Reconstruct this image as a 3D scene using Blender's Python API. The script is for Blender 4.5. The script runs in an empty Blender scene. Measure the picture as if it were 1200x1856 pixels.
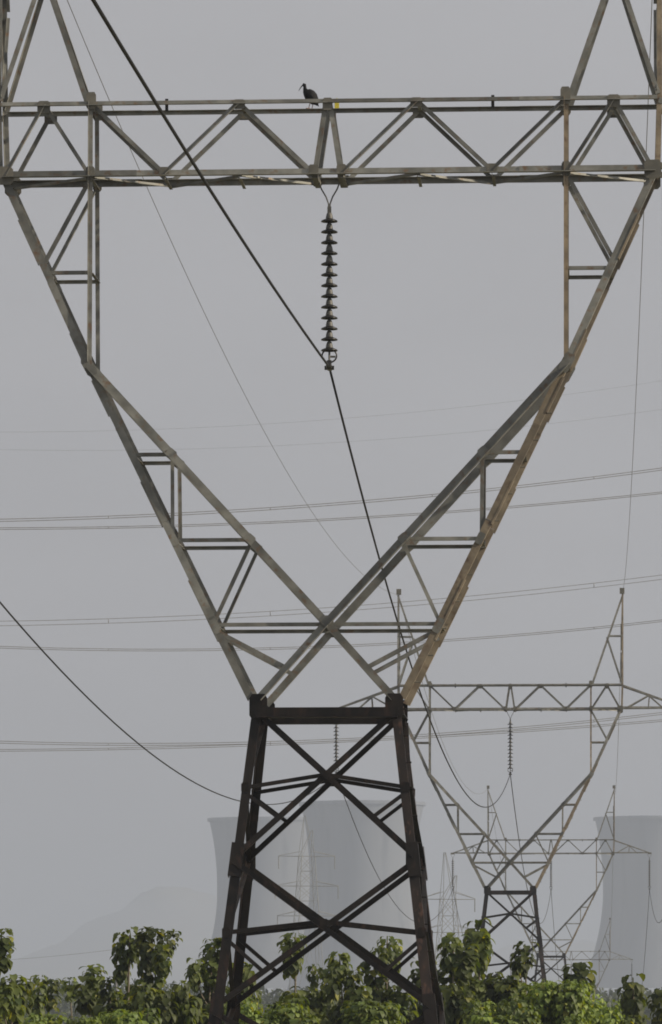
import bpy, bmesh, math, random
from mathutils import Vector, Matrix, noise

S = bpy.context.scene
R = math.radians
random.seed(7)

# ------------------------------------------------------------------ camera
CZ = 2.6                      # camera height above the ground at the near tower
F = 8280.0                    # focal length in pixels of the 1200x1856 photograph
cam_d = bpy.data.cameras.new('camera')
cam_d.sensor_width = 36.0
cam_d.lens = F / 1856.0 * 36.0
cam_d.shift_y = 855.0 / 1856.0
cam_d.clip_start = 0.5
cam_d.clip_end = 40000.0
cam = bpy.data.objects.new('camera', cam_d)
cam.location = (0, 0, CZ)
cam.rotation_euler = (R(90), 0, 0)
S.collection.objects.link(cam)
S.camera = cam

# ------------------------------------------------------------------ sky, sun, exposure
SUN_AZ, SUN_EL = 106.0, 29.0      # azimuth clockwise from +Y (the view direction)
world = bpy.data.worlds.new('World')
S.world = world
world.use_nodes = True
wn, wl = world.node_tree.nodes, world.node_tree.links
wn.clear()
sky = wn.new('ShaderNodeTexSky')
sky.sky_type = 'NISHITA'
sky.sun_disc = False
sky.sun_elevation = R(SUN_EL)
sky.sun_rotation = R(SUN_AZ)
sky.air_density = 1.0
sky.dust_density = 6.0
sky.ozone_density = 1.0
hsv = wn.new('ShaderNodeHueSaturation')
hsv.inputs['Saturation'].default_value = 0.10
mixg = wn.new('ShaderNodeMix'); mixg.data_type = 'RGBA'
mixg.inputs['Factor'].default_value = 0.75          # thick high haze evens the sky out
mixg.inputs['B'].default_value = (6.12, 6.10, 6.34, 1)
bg = wn.new('ShaderNodeBackground'); bg.inputs['Strength'].default_value = 0.075
wo = wn.new('ShaderNodeOutputWorld')
wl.new(sky.outputs[0], hsv.inputs['Color'])
wl.new(hsv.outputs[0], mixg.inputs['A'])
tcw = wn.new('ShaderNodeTexCoord')
mpw = wn.new('ShaderNodeMapping'); mpw.inputs['Scale'].default_value = (1, 1, 2.2)
nzw = wn.new('ShaderNodeTexNoise'); nzw.inputs['Scale'].default_value = 9.0; nzw.inputs['Detail'].default_value = 5
mrw = wn.new('ShaderNodeMapRange')
mrw.inputs['From Min'].default_value = 0.25; mrw.inputs['From Max'].default_value = 0.75
mrw.inputs['To Min'].default_value = 0.955; mrw.inputs['To Max'].default_value = 1.045
vml = wn.new('ShaderNodeVectorMath'); vml.operation = 'SCALE'
wl.new(tcw.outputs['Generated'], mpw.inputs['Vector'])
wl.new(mpw.outputs[0], nzw.inputs['Vector'])
wl.new(nzw.outputs['Fac'], mrw.inputs['Value'])
wl.new(mixg.outputs['Result'], vml.inputs[0])
wl.new(mrw.outputs[0], vml.inputs['Scale'])
wl.new(vml.outputs[0], bg.inputs['Color'])
wl.new(bg.outputs[0], wo.inputs['Surface'])

sun_d = bpy.data.lights.new('sun', 'SUN')
sun_d.energy = 4.8
sun_d.angle = R(1.0)
sun_d.color = (1.0, 0.87, 0.68)
sun = bpy.data.objects.new('sun', sun_d)
sdir = Vector((math.sin(R(SUN_AZ)) * math.cos(R(SUN_EL)), math.cos(R(SUN_AZ)) * math.cos(R(SUN_EL)), math.sin(R(SUN_EL))))
sun.rotation_euler = sdir.to_track_quat('Z', 'Y').to_euler()
sun.location = (40, -10, 60)
S.collection.objects.link(sun)

S.view_settings.view_transform = 'Standard'
S.view_settings.look = 'None'
S.view_settings.gamma = 1.0
S.view_settings.use_curve_mapping = False
S.view_settings.exposure = 0.10
S.render.engine = 'CYCLES'
S.cycles.volume_bounces = 1
S.cycles.max_bounces = 6
S.cycles.use_denoising = True
S.cycles.filter_width = 1.8

# ------------------------------------------------------------------ helpers
COL = S.collection

def tag(o, label=None, cat=None, group=None, kind=None):
    if label: o['label'] = label
    if cat: o['category'] = cat
    if group: o['group'] = group
    if kind: o['kind'] = kind
    return o

def link(o, parent=None):
    COL.objects.link(o)
    if parent is not None:
        o.parent = parent
    return o

def empty(name, loc=(0, 0, 0), rz=0.0):
    o = bpy.data.objects.new(name, None)
    o.empty_display_size = 0.3
    o.location = loc
    o.rotation_euler = (0, 0, rz)
    return link(o)

def mesh_obj(name, verts, faces, mat, parent=None, smooth=False):
    me = bpy.data.meshes.new(name)
    me.from_pydata([tuple(v) for v in verts], [], faces)
    if mat: me.materials.append(mat)
    if smooth:
        me.polygons.foreach_set('use_smooth', [True] * len(me.polygons))
    me.update()
    return link(bpy.data.objects.new(name, me), parent)

def copy_tree(o, parent=None):
    c = o.copy()
    COL.objects.link(c)
    c.parent = parent
    for ch in o.children:
        copy_tree(ch, c)
    return c

def px(x, y, Y):
    """world point seen at photograph pixel x, y at distance Y"""
    return Vector(((x - 600.0) / F * Y, Y, CZ + (1783.0 - y) / F * Y))

def box_geo(c, s, V, Fc, ax=None):
    i = len(V)
    ex, ey, ez = ax if ax else (Vector((1, 0, 0)), Vector((0, 1, 0)), Vector((0, 0, 1)))
    c = Vector(c)
    for sx in (-1, 1):
        for sy in (-1, 1):
            for sz in (-1, 1):
                V.append(c + ex * sx * s[0] / 2 + ey * sy * s[1] / 2 + ez * sz * s[2] / 2)
    for f in ((0, 1, 3, 2), (4, 6, 7, 5), (0, 4, 5, 1), (2, 3, 7, 6), (0, 2, 6, 4), (1, 5, 7, 3)):
        Fc.append(tuple(i + k for k in f))

def tube_geo(pts, rad, V, Fc, sides=6, cap=True):
    """swept tube with a radius per point, added to V and Fc"""
    n = len(pts)
    pts = [Vector(p) for p in pts]
    if not hasattr(rad, '__len__'):
        rad = [rad] * n
    base = len(V)
    up = None
    for i, p in enumerate(pts):
        d = (pts[min(i + 1, n - 1)] - pts[max(i - 1, 0)]).normalized()
        if up is None:
            up = Vector((0, 0, 1)) if abs(d.z) < 0.9 else Vector((1, 0, 0))
        a = d.cross(up)
        if a.length < 1e-6:
            a = d.cross(Vector((0.3, 1, 0.2)))
        a.normalize()
        b = a.cross(d).normalized()
        up = b
        for k in range(sides):
            t = 2 * math.pi * k / sides
            V.append(p + (a * math.cos(t) + b * math.sin(t)) * rad[i])
    for i in range(n - 1):
        for k in range(sides):
            k2 = (k + 1) % sides
            Fc.append((base + i * sides + k, base + i * sides + k2, base + (i + 1) * sides + k2, base + (i + 1) * sides + k))
    if cap:
        Fc.append(tuple(base + k for k in reversed(range(sides))))
        Fc.append(tuple(base + (n - 1) * sides + k for k in range(sides)))

def lathe_geo(prof, V, Fc, seg=20, closed_ends=False):
    base = len(V)
    n = len(prof)
    for r, z in prof:
        for k in range(seg):
            t = 2 * math.pi * k / seg
            V.append(Vector((r * math.cos(t), r * math.sin(t), z)))
    for i in range(n - 1):
        for k in range(seg):
            k2 = (k + 1) % seg
            Fc.append((base + i * seg + k, base + i * seg + k2, base + (i + 1) * seg + k2, base + (i + 1) * seg + k))
    if closed_ends:
        Fc.append(tuple(base + k for k in reversed(range(seg))))
        Fc.append(tuple(base + (n - 1) * seg + k for k in range(seg)))

# ------------------------------------------------------------------ materials
def new_mat(name):
    m = bpy.data.materials.new(name)
    m.use_nodes = True
    nt = m.node_tree
    return m, nt.nodes, nt.links, nt.nodes['Principled BSDF']

def noisy_mat(name, c1, c2, scale=8.0, rough=0.65, c3=None, t3=(0.62, 0.72), scale3=14.0, metallic=0.0, stretch=(1, 1, 1), bump=0.0, objvar=0.0, spec=0.5):
    m, N, L, P = new_mat(name)
    tc = N.new('ShaderNodeTexCoord')
    mp = N.new('ShaderNodeMapping'); mp.inputs['Scale'].default_value = stretch
    L.new(tc.outputs['Object'], mp.inputs['Vector'])
    nz = N.new('ShaderNodeTexNoise'); nz.inputs['Scale'].default_value = scale; nz.inputs['Detail'].default_value = 6
    L.new(mp.outputs[0], nz.inputs['Vector'])
    ramp = N.new('ShaderNodeValToRGB')
    ramp.color_ramp.elements[0].position = 0.35; ramp.color_ramp.elements[0].color = (*c1, 1)
    ramp.color_ramp.elements[1].position = 0.65; ramp.color_ramp.elements[1].color = (*c2, 1)
    L.new(nz.outputs['Fac'], ramp.inputs['Fac'])
    out = ramp.outputs['Color']
    if c3:
        nz3 = N.new('ShaderNodeTexNoise'); nz3.inputs['Scale'].default_value = scale3; nz3.inputs['Detail'].default_value = 5
        L.new(mp.outputs[0], nz3.inputs['Vector'])
        r3 = N.new('ShaderNodeValToRGB')
        r3.color_ramp.elements[0].position = t3[0]; r3.color_ramp.elements[1].position = t3[1]
        L.new(nz3.outputs['Fac'], r3.inputs['Fac'])
        mx = N.new('ShaderNodeMix'); mx.data_type = 'RGBA'
        mx.inputs['B'].default_value = (*c3, 1)
        L.new(r3.outputs['Color'], mx.inputs['Factor'])
        L.new(out, mx.inputs['A'])
        out = mx.outputs['Result']
    if objvar:
        oi = N.new('ShaderNodeObjectInfo')
        mr = N.new('ShaderNodeMapRange')
        mr.inputs['To Min'].default_value = 1 - objvar; mr.inputs['To Max'].default_value = 1 + objvar
        L.new(oi.outputs['Random'], mr.inputs['Value'])
        hs = N.new('ShaderNodeHueSaturation')
        L.new(mr.outputs[0], hs.inputs['Value'])
        L.new(out, hs.inputs['Color'])
        out = hs.outputs[0]
    L.new(out, P.inputs['Base Color'])
    P.inputs['Roughness'].default_value = rough
    P.inputs['Metallic'].default_value = metallic
    P.inputs['Specular IOR Level'].default_value = spec
    if bump:
        bp = N.new('ShaderNodeBump'); bp.inputs['Strength'].default_value = bump; bp.inputs['Distance'].default_value = 0.02
        L.new(nz.outputs['Fac'], bp.inputs['Height'])
        L.new(bp.outputs[0], P.inputs['Normal'])
    return m

M = {}
M['steel'] = noisy_mat('weathered_galvanised_steel', (0.115, 0.117, 0.107), (0.23, 0.229, 0.208), 3.0, 0.55, (0.15, 0.098, 0.060), (0.56, 0.72), 9.0, metallic=0.2, objvar=0.3)
M['sunlit_steel'] = noisy_mat('steel_painted_sunlit_tan', (0.125, 0.103, 0.074), (0.25, 0.205, 0.142), 4.0, 0.6, (0.10, 0.068, 0.045), (0.50, 0.72), 8.0, objvar=0.3)  # steel with rust patches; warm sun on right-hand members is painted in as tan
M['dark_rust_lit'] = noisy_mat('dark_flaking_rust_painted_lit', (0.010, 0.008, 0.007), (0.030, 0.020, 0.016), 5.0, 0.5, (0.075, 0.040, 0.029), (0.57, 0.70), 10.0, stretch=(1, 1, 0.45), objvar=0.2, spec=0.3)  # rusty right legs; extra red patches also paint in their sunlit edge
M['dark_steel'] = noisy_mat('dark_painted_rusting_steel', (0.007, 0.006, 0.0055), (0.018, 0.014, 0.012), 5.0, 0.42, (0.036, 0.021, 0.016), (0.56, 0.74), 9.0, stretch=(1, 1, 0.35), objvar=0.2, spec=0.2)
M['gusset'] = noisy_mat('gusset_steel', (0.09, 0.088, 0.075), (0.15, 0.14, 0.115), 5.0, 0.65)
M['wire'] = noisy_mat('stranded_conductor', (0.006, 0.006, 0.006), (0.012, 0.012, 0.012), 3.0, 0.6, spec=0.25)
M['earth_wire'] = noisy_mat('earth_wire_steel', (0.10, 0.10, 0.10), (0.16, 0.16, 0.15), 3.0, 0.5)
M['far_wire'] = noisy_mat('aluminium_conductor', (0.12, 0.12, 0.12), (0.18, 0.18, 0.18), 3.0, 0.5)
M['disc'] = noisy_mat('brown_glazed_porcelain', (0.008, 0.007, 0.006), (0.018, 0.016, 0.014), 9.0, 0.35)
M['cap'] = noisy_mat('galvanised_cap', (0.05, 0.049, 0.044), (0.10, 0.097, 0.088), 9.0, 0.55)
M['concrete'] = noisy_mat('footing_concrete', (0.24, 0.22, 0.19), (0.34, 0.32, 0.28), 4.0, 0.9)
M['yellow'] = noisy_mat('yellow_enamel', (0.50, 0.42, 0.03), (0.62, 0.52, 0.05), 10.0, 0.5)
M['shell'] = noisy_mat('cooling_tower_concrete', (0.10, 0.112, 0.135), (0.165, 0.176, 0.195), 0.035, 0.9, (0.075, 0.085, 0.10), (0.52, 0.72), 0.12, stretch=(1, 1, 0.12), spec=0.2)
M['bird'] = noisy_mat('dark_plumage', (0.004, 0.004, 0.005), (0.009, 0.009, 0.010), 30.0, 0.7, spec=0.15)
M['pink'] = noisy_mat('bird_leg_skin', (0.30, 0.17, 0.14), (0.36, 0.22, 0.18), 30.0, 0.6)
M['bark'] = noisy_mat('young_bark', (0.10, 0.085, 0.06), (0.18, 0.155, 0.115), 12.0, 0.9, stretch=(1, 1, 0.2))
M['hill'] = noisy_mat('scrub_hillside', (0.15, 0.155, 0.14), (0.21, 0.20, 0.17), 0.01, 0.95)
M['pole'] = noisy_mat('pole_concrete', (0.12, 0.115, 0.105), (0.19, 0.18, 0.165), 3.0, 0.9)

def leaf_mat(name, dark, light, yellow, yprob=0.08, trans=0.35):
    m, N, L, P = new_mat(name)
    at = N.new('ShaderNodeAttribute'); at.attribute_name = 'leafvar'
    ramp = N.new('ShaderNodeValToRGB')
    e = ramp.color_ramp.elements
    e[0].position = 0.0; e[0].color = (*dark, 1)
    e[1].position = 1.0; e[1].color = (*yellow, 1)
    k = e.new(0.85 - yprob); k.color = (*light, 1)
    L.new(at.outputs['Fac'], ramp.inputs['Fac'])
    oi = N.new('ShaderNodeObjectInfo')
    mr = N.new('ShaderNodeMapRange'); mr.inputs['To Min'].default_value = 0.6; mr.inputs['To Max'].default_value = 1.55
    L.new(oi.outputs['Random'], mr.inputs['Value'])
    hs = N.new('ShaderNodeHueSaturation')
    L.new(mr.outputs[0], hs.inputs['Value'])
    L.new(ramp.outputs['Color'], hs.inputs['Color'])
    L.new(hs.outputs[0], P.inputs['Base Color'])
    P.inputs['Roughness'].default_value = 0.58
    tr = N.new('ShaderNodeBsdfTranslucent')
    g = N.new('ShaderNodeHueSaturation'); g.inputs['Hue'].default_value = 0.48; g.inputs['Saturation'].default_value = 1.25; g.inputs['Value'].default_value = 1.5
    L.new(hs.outputs[0], g.inputs['Color'])
    L.new(g.outputs[0], tr.inputs['Color'])
    mx = N.new('ShaderNodeMixShader'); mx.inputs[0].default_value = trans
    L.new(P.outputs[0], mx.inputs[1]); L.new(tr.outputs[0], mx.inputs[2])
    L.new(mx.outputs[0], N['Material Output'].inputs['Surface'])
    return m

M['leaf'] = leaf_mat('broad_leaf', (0.038, 0.058, 0.016), (0.118, 0.142, 0.036), (0.28, 0.28, 0.045), trans=0.5)
M['leaf_light'] = leaf_mat('light_leaf', (0.06, 0.10, 0.02), (0.16, 0.21, 0.04), (0.29, 0.29, 0.05), 0.12)
M['leaf_far'] = leaf_mat('far_leaf', (0.03, 0.042, 0.018), (0.07, 0.09, 0.035), (0.10, 0.11, 0.04))

def ground_mat():
    m = noisy_mat('dry_grass_ground', (0.075, 0.08, 0.035), (0.15, 0.13, 0.075), 0.15, 0.95, (0.20, 0.16, 0.10), (0.5, 0.7), 0.03)
    return m
M['ground'] = ground_mat()

# ------------------------------------------------------------------ ground, hills
def gz(y):
    """the land is level round the near towers, then falls away to the plain"""
    def sm(a, b, t):
        t = max(0.0, min(1.0, (t - a) / (b - a)))
        return t * t * (3 - 2 * t)
    return -2.0 * sm(235, 365, y) - 7.5 * sm(392, 600, y)

def build_ground():
    ys = [-300, -100, 0, 40, 60, 80, 100, 130, 160, 200, 235] + list(range(240, 640, 10)) + [680, 760, 900, 1200, 1700, 2500, 3500, 5000, 6900, 9000]
    xs = [-4200, -2500, -1500, -800, -400, -200, -120, -80, -50, -30, -15, 0, 15, 30, 50, 80, 120, 200, 400, 800, 1500, 2500, 4200]
    V, Fc = [], []
    for y in ys:
        for x in xs:
            V.append((x, y, gz(y)))
    nx = len(xs)
    for j in range(len(ys) - 1):
        for i in range(nx - 1):
            Fc.append((j * nx + i, j * nx + i + 1, (j + 1) * nx + i + 1, (j + 1) * nx + i))
    o = mesh_obj('ground', V, Fc, M['ground'], smooth=True)
    tag(o, kind='structure')
build_ground()

def build_hills():
    V, Fc = [], []
    Y0 = 8200.0
    nx, ny = 120, 14
    ctrl = [(-1200, 20), (-700, 70), (-300, 40), (0, 30), (70, 52), (130, 84), (175, 112), (225, 140), (262, 166), (290, 172), (335, 176), (352, 168), (385, 160), (420, 138), (470, 112), (560, 80), (700, 70), (900, 60), (1100, 75), (1300, 100), (1700, 50), (2400, 20)]
    def hgt(p):
        for (a, ha), (b, hb) in zip(ctrl, ctrl[1:]):
            if a <= p <= b:
                t = (p - a) / (b - a); t = t * t * (3 - 2 * t)
                return ha + (hb - ha) * t
        return 20
    for j in range(ny):
        fj = j / (ny - 1)
        prof = math.sin(math.pi * min(1, fj)) ** 0.8
        y = Y0 + (fj - 0.5) * 1500
        for i in range(nx):
            p = -1200 + 3600 * i / (nx - 1)
            x = (p - 600) / F * Y0
            h = (hgt(p) / F * Y0 + CZ + 9.6) * prof
            h += prof * 22 * noise.noise(Vector((x * 0.02, y * 0.012, 3.1)))
            V.append((x, y, -9.6 + h - 0.4))
    for j in range(ny - 1):
        for i in range(nx - 1):
            Fc.append((j * nx + i, j * nx + i + 1, (j + 1) * nx + i + 1, (j + 1) * nx + i))
    tag(mesh_obj('hills', V, Fc, M['hill'], smooth=True), kind='structure')
build_hills()

# ------------------------------------------------------------------ cooling towers
def cooling_tower(label, cpx, D, rscale=1.0):
    ground = -9.5
    c = Vector(((cpx - 600) / F * D, D, ground))
    H = 121.0 + 9.5
    r0 = 40.6 * rscale
    root = empty('cooling_tower', c)
    tag(root, label, 'cooling tower', 'hyperbolic cooling towers of the power station')
    prof = []
    zs = [9.0 + (H - 9.0) * i / 40 for i in range(41)]
    zt = H * 0.60
    for z in zs:
        if z > zt:
            a = (z - zt) / (H - zt)
            r = 0.855 + (1.0 - 0.855) * a * a * (0.75 + 0.25 * a)
        else:
            a = (zt - z) / zt
            r = math.sqrt(0.855 ** 2 + (1.30 ** 2 - 0.855 ** 2) * a * a)
        prof.append((r * r0, z))
    inner = [(r - 0.9, z) for r, z in reversed(prof)]
    V, Fc = [], []
    lathe_geo(prof + inner + [prof[0]], V, Fc, 96)
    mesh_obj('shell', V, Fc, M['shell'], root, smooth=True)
    V, Fc = [], []
    rt = prof[-1][0]
    lathe_geo([(rt - 1.2, H - 1.6), (rt + 1.1, H - 1.6), (rt + 1.1, H + 0.5), (rt - 1.2, H + 0.5), (rt - 1.2, H - 1.6)], V, Fc, 96)
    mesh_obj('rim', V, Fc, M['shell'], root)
    rb = prof[0][0]
    n = 44
    V, Fc = [], []
    tube_geo([(rb - 0.4, 0, 9.3), (rb + 2.4, 2.6, -0.5)], 0.5, V, Fc, 6)
    tube_geo([(rb - 0.4, 0, 9.3), (rb + 2.4, -2.6, -0.5)], 0.5, V, Fc, 6)
    first = mesh_obj('raker_columns', V, Fc, M['shell'], root)
    for k in range(1, n):
        o = bpy.data.objects.new('raker_columns', first.data)
        link(o, root)
        o.rotation_euler = (0, 0, 2 * math.pi * k / n)
    return root
cooling_tower('tall hazy cooling tower framed between the legs of the near lattice tower', 657, 3000)
cooling_tower('hazy cooling tower half hidden behind the taller one and the near tower leg', 481, 3290)
cooling_tower('hazy cooling tower standing behind the crossarm of the farther lattice towers', 1181, 3270)

# ------------------------------------------------------------------ lattice transmission tower (local u, v, z; z measured from the camera height)
YAW = -math.atan(0.0597)
ZW = 4.40          # waist
def lerp(a, b, t): return a + (b - a) * t
def hw(z): return 1.14 + 0.118 * (ZW - z)                     # half width of the body
def hdep(z):
    if z <= ZW: return 0.5 * (1.58 + 0.34 * (ZW - z))
    if z <= 12.7: return 0.5 * lerp(1.58, 0.90, (z - ZW) / (12.7 - ZW))
    return 0.5 * lerp(0.90, 0.84, (z - 12.7) / 1.13)
ZB, ZT = 12.72, 13.83        # bottom and top chord of the beam
J = (3.74, 9.70)             # joint of vertical, outer arm and inner arm
OUT = (5.12, ZB)
ZX = 5.63                    # crossing of the inner arms

def outer_u(z):
    if z >= J[1]: return lerp(J[0], OUT[0], (z - J[1]) / (OUT[1] - J[1]))
    return lerp(1.16, J[0], (z - ZW) / (J[1] - ZW))
def inner_u(z):              # signed: positive side above the crossing
    return J[0] * (z - ZX) / (J[1] - ZX) if z >= ZX else 1.10 * (z - ZX) / (ZX - ZW)

class Tower:
    def __init__(self, root):
        self.root = root
        self.k = 0

    def angle(self, name, p, q, a, e1, e2, mat, t=None, a2=None):
        """an angle-iron bar from p to q: heel on the line, flanges along e1 and e2"""
        p, q, e1, e2 = Vector(p), Vector(q), Vector(e1), Vector(e2)
        t = t or max(0.008, a * 0.1)
        d = (q - p).normalized()
        e1 = (e1 - d * e1.dot(d)).normalized()
        e2 = (e2 - d * e2.dot(d)); e2 = (e2 - e1 * e2.dot(e1)).normalized()
        b = a2 or a
        prof = [(0, 0), (a, 0), (a, t), (t, t), (t, b), (0, b)]
        V = [p + e1 * x + e2 * y for x, y in prof] + [q + e1 * x + e2 * y for x, y in prof]
        if e1.cross(e2).dot(d) < 0:
            Fc = [(i, i + 6, (i + 1) % 6 + 6, (i + 1) % 6) for i in range(6)] + [tuple(range(6)), tuple(range(11, 5, -1))]
        else:
            Fc = [(i, (i + 1) % 6, (i + 1) % 6 + 6, i + 6) for i in range(6)] + [tuple(range(5, -1, -1)), tuple(range(6, 12))]
        return mesh_obj(name, V, Fc, mat, self.root)

    def face(self, name, side, p, q, a, mat, out=0, flip=1, trim=0.0):
        """bar lying in the front (side=-1) or back (side=+1) face; p and q are (u, z)"""
        self.k += 1
        if side > 0 and name in ('top_chord', 'bottom_chord', 'horizontal_strut'):
            out, flip = -abs(out), -1
        off = 0.010 + 0.003 * (self.k % 3)
        P = Vector((p[0], side * (hdep(p[1]) + out * off), p[1]))
        Q = Vector((q[0], side * (hdep(q[1]) + out * off), q[1]))
        d = (Q - P)
        if trim:
            dn = d.normalized(); P += dn * trim; Q -= dn * trim
        n = Vector((0, side, 0))
        e1 = n.cross(d).normalized()
        if e1.z < 0 or (abs(e1.z) < 1e-4 and e1.x < 0): e1 = -e1
        e1 *= flip
        P -= e1 * a * 0.5; Q -= e1 * a * 0.5           # centred on its working line
        return self.angle(name, P, Q, a, e1, n * (1 if out >= 0 else -1), mat)

    def plate(self, side, c, w, h, mat, rot=0.0, out=1):
        """gusset plate with clipped corners in the front or back face"""
        y = side * (hdep(c[1]) + 0.030 * out)
        k = 0.16
        w *= 0.78; h *= 0.8
        pts = [(-w / 2, -h / 2 + h * k), (-w / 2 + w * k, -h / 2), (w / 2 - w * k, -h / 2), (w / 2, -h / 2 + h * k),
               (w / 2, h / 2 - h * k), (w / 2 - w * k, h / 2), (-w / 2 + w * k, h / 2), (-w / 2, h / 2 - h * k)]
        cr, sr = math.cos(rot), math.sin(rot)
        pts = [(c[0] + x * cr - z * sr, c[1] + x * sr + z * cr) for x, z in pts]
        V = [(u, y - 0.006, z) for u, z in pts] + [(u, y + 0.006, z) for u, z in pts]
        n = 8
        Fc = [tuple(range(n)), tuple(range(2 * n - 1, n - 1, -1))] + [(i, i + n, (i + 1) % n + n, (i + 1) % n) for i in range(n)]
        return mesh_obj('gusset_plate', V, Fc, mat, self.root)

def build_tower(root):
    T = Tower(root)
    st, dk, gu, sl = M['steel'], M['dark_steel'], M['gusset'], M['sunlit_steel']
    ZG = -CZ - 0.02
    n1, n2, n3 = 1.94, -0.40, ZG
    for s in (-1, 1):                 # front and back face
        nv = Vector((0, s, 0))
        # ---- body legs
        for k in (-1, 1):
            a = 0.142
            top = Vector((k * hw(ZW), s * hdep(ZW), ZW + 0.02))
            mid = Vector((k * hw(n1), s * hdep(n1), n1))
            low = Vector((k * hw(n2), s * hdep(n2), n2))
            bot = Vector((k * hw(ZG), s * hdep(ZG), ZG + 0.12))
            for p, q, aa in ((top, mid, a), (mid, low, a + 0.015), (low, bot, a + 0.03)):
                ex = 0.005 * (1 if aa > a else 0)
                sh = Vector((k * ex, s * ex, 0))
                T.angle('leg', p + sh, q + sh, aa, (-k, 0, 0), (0, -s, 0), M['dark_rust_lit'] if k > 0 else dk, 0.02)
            # splice cleats outside the leg joints
            for z in (n1, n2):
                c = Vector((k * (hw(z) + 0.012), s * (hdep(z) + 0.012), 0))
                T.angle('splice_plate', (c.x, c.y, z + 0.26), (c.x + k * 0.06, c.y + s * 0.09, z - 0.26), 0.20, (-k, 0, 0), (0, -s, 0), dk, 0.014)
            # footing
            V, Fc = [], []
            box_geo((k * hw(ZG), s * hdep(ZG), ZG - 0.05), (0.75, 0.75, 0.36), V, Fc)
            mesh_obj('footing', V, Fc, M['concrete'], root)
        # ---- body bracing
        zx1, zx2 = 3.22, 0.94
        db = 0.088
        T.face('diagonal_brace', s, (-hw(ZW) + 0.10, ZW - 0.20), (hw(n1) - 0.04, n1 + 0.04), db, dk, out=1)
        T.face('diagonal_brace', s, (hw(ZW) - 0.10, ZW - 0.20), (-hw(n1) + 0.04, n1 + 0.04), db, dk, out=-1)
        T.face('diagonal_brace', s, (-hw(n1) + 0.04, n1 - 0.05), (hw(n2) - 0.04, n2 + 0.05), db, dk, out=1)
        T.face('diagonal_brace', s, (hw(n1) - 0.04, n1 - 0.05), (-hw(n2) + 0.04, n2 + 0.05), db, dk, out=-1)
        T.face('diagonal_brace', s, (-hw(n2) + 0.04, n2 - 0.05), (hw(ZG) - 0.2, ZG + 0.22), db, dk, out=1)
        T.face('diagonal_brace', s, (hw(n2) - 0.04, n2 - 0.05), (-hw(ZG) + 0.2, ZG + 0.22), db, dk, out=-1)
        for k in (-1, 1):
            T.face('horizontal_strut', s, (0.02 * k, zx1 + 0.03), (k * (hw(3.06) - 0.03), 3.05), 0.062, dk, out=-1)
            T.face('redundant_brace', s, (k * (hw(3.0) - 0.03), 2.99), (k * 0.73, 2.58), 0.060, dk, out=-1)
            T.face('horizontal_strut', s, (0.02 * k, zx2 + 0.02), (k * (hw(0.79) - 0.03), 0.79), 0.070, dk, out=-1)
            T.face('redundant_brace', s, (k * (hw(0.72) - 0.03), 0.72), (k * 0.95, 0.20), 0.062, dk, out=-1)
            T.plate(s, (k * (hw(n1) - 0.07), n1), 0.26, 0.38, dk, out=0.7)
            T.plate(s, (k * (hw(3.05) - 0.05), 3.05), 0.16, 0.20, dk, out=0.7)
            T.plate(s, (k * (hw(0.79) - 0.05), 0.79), 0.16, 0.20, dk, out=0.7)
            T.plate(s, (k * (hw(n2) - 0.07), n2), 0.26, 0.38, dk, out=0.7)
        T.plate(s, (0.0, zx1), 0.17, 0.17, dk, out=0.7)
        T.plate(s, (0.0, zx2), 0.16, 0.16, dk, out=0.7)
        # ---- waist beam and its big gussets
        T.face('waist_beam', s, (-hw(ZW) + 0.02, ZW - 0.175), (hw(ZW) - 0.02, ZW - 0.175), 0.165, dk, out=1)
        for k in (-1, 1):
            T.plate(s, (k * (hw(ZW) - 0.08), ZW - 0.08), 0.36, 0.50, dk)
        # ---- outer arms
        for k in (-1, 1):
            segs = [(ZW, 5.7), (5.7, 7.2), (7.2, 8.7), (8.7, J[1]), (J[1], 11.0), (11.0, ZB)]
            for i, (z0, z1) in enumerate(segs):
                ex = 0.0 if i % 2 else 0.006
                p = Vector((k * (outer_u(z0) + 0.066 + ex), s * (hdep(z0) + ex), z0 + (0.02 if i == 0 else 0)))
                q = Vector((k * (outer_u(z1) + 0.066 + ex), s * (hdep(z1) + ex), z1))
                T.angle('outer_arm', p, q, 0.116, (-k, 0, 0.0), (0, 1, 0), sl if k > 0 and (s > 0 or z1 <= J[1]) else st, 0.016)
            for z0, z1 in ((5.35, 6.30), (7.15, 7.85), (8.9, 9.45), (9.75, 10.2), (11.3, 12.0)):
                p = Vector((k * (outer_u(z0) + 0.088), s * (hdep(z0) + 0.012), z0))
                q = Vector((k * (outer_u(z1) + 0.088), s * (hdep(z1) + 0.012), z1))
                T.angle('splice_plate', p, q, 0.130, (0, 1, 0), (-k, 0, 0), sl if k > 0 else st, 0.012, 0.030)
            # ---- inner arms (crossing)
            T.face('inner_arm', s, (k * J[0], J[1]), (k * inner_u(8.29), 8.29), 0.132, st, out=1)
            T.face('inner_arm', s, (k * inner_u(8.29), 8.29), (k * inner_u(6.94), 6.94), 0.126, st, out=1.9)
            T.face('inner_arm', s, (k * inner_u(6.94), 6.94), (0, ZX), 0.120, st, out=1 if k < 0 else 2.4)
            T.face('inner_arm', s, (0, ZX), (k * inner_u(ZW + 0.05), ZW + 0.05), 0.110, st, out=1 if k < 0 else 2.4)
            # ---- bracing between outer and inner arms
            hz = 0.058
            T.face('horizontal_strut', s, (k * outer_u(8.29), 8.29), (k * inner_u(8.29), 8.29), hz, st, out=-1)
            T.face('horizontal_strut', s, (k * outer_u(6.94), 6.94), (k * inner_u(6.94), 6.94), hz, st, out=-1)
            T.face('horizontal_strut', s, (k * outer_u(5.61), 5.61), (k * 0.03, 5.61), hz, st, out=-1)
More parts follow.
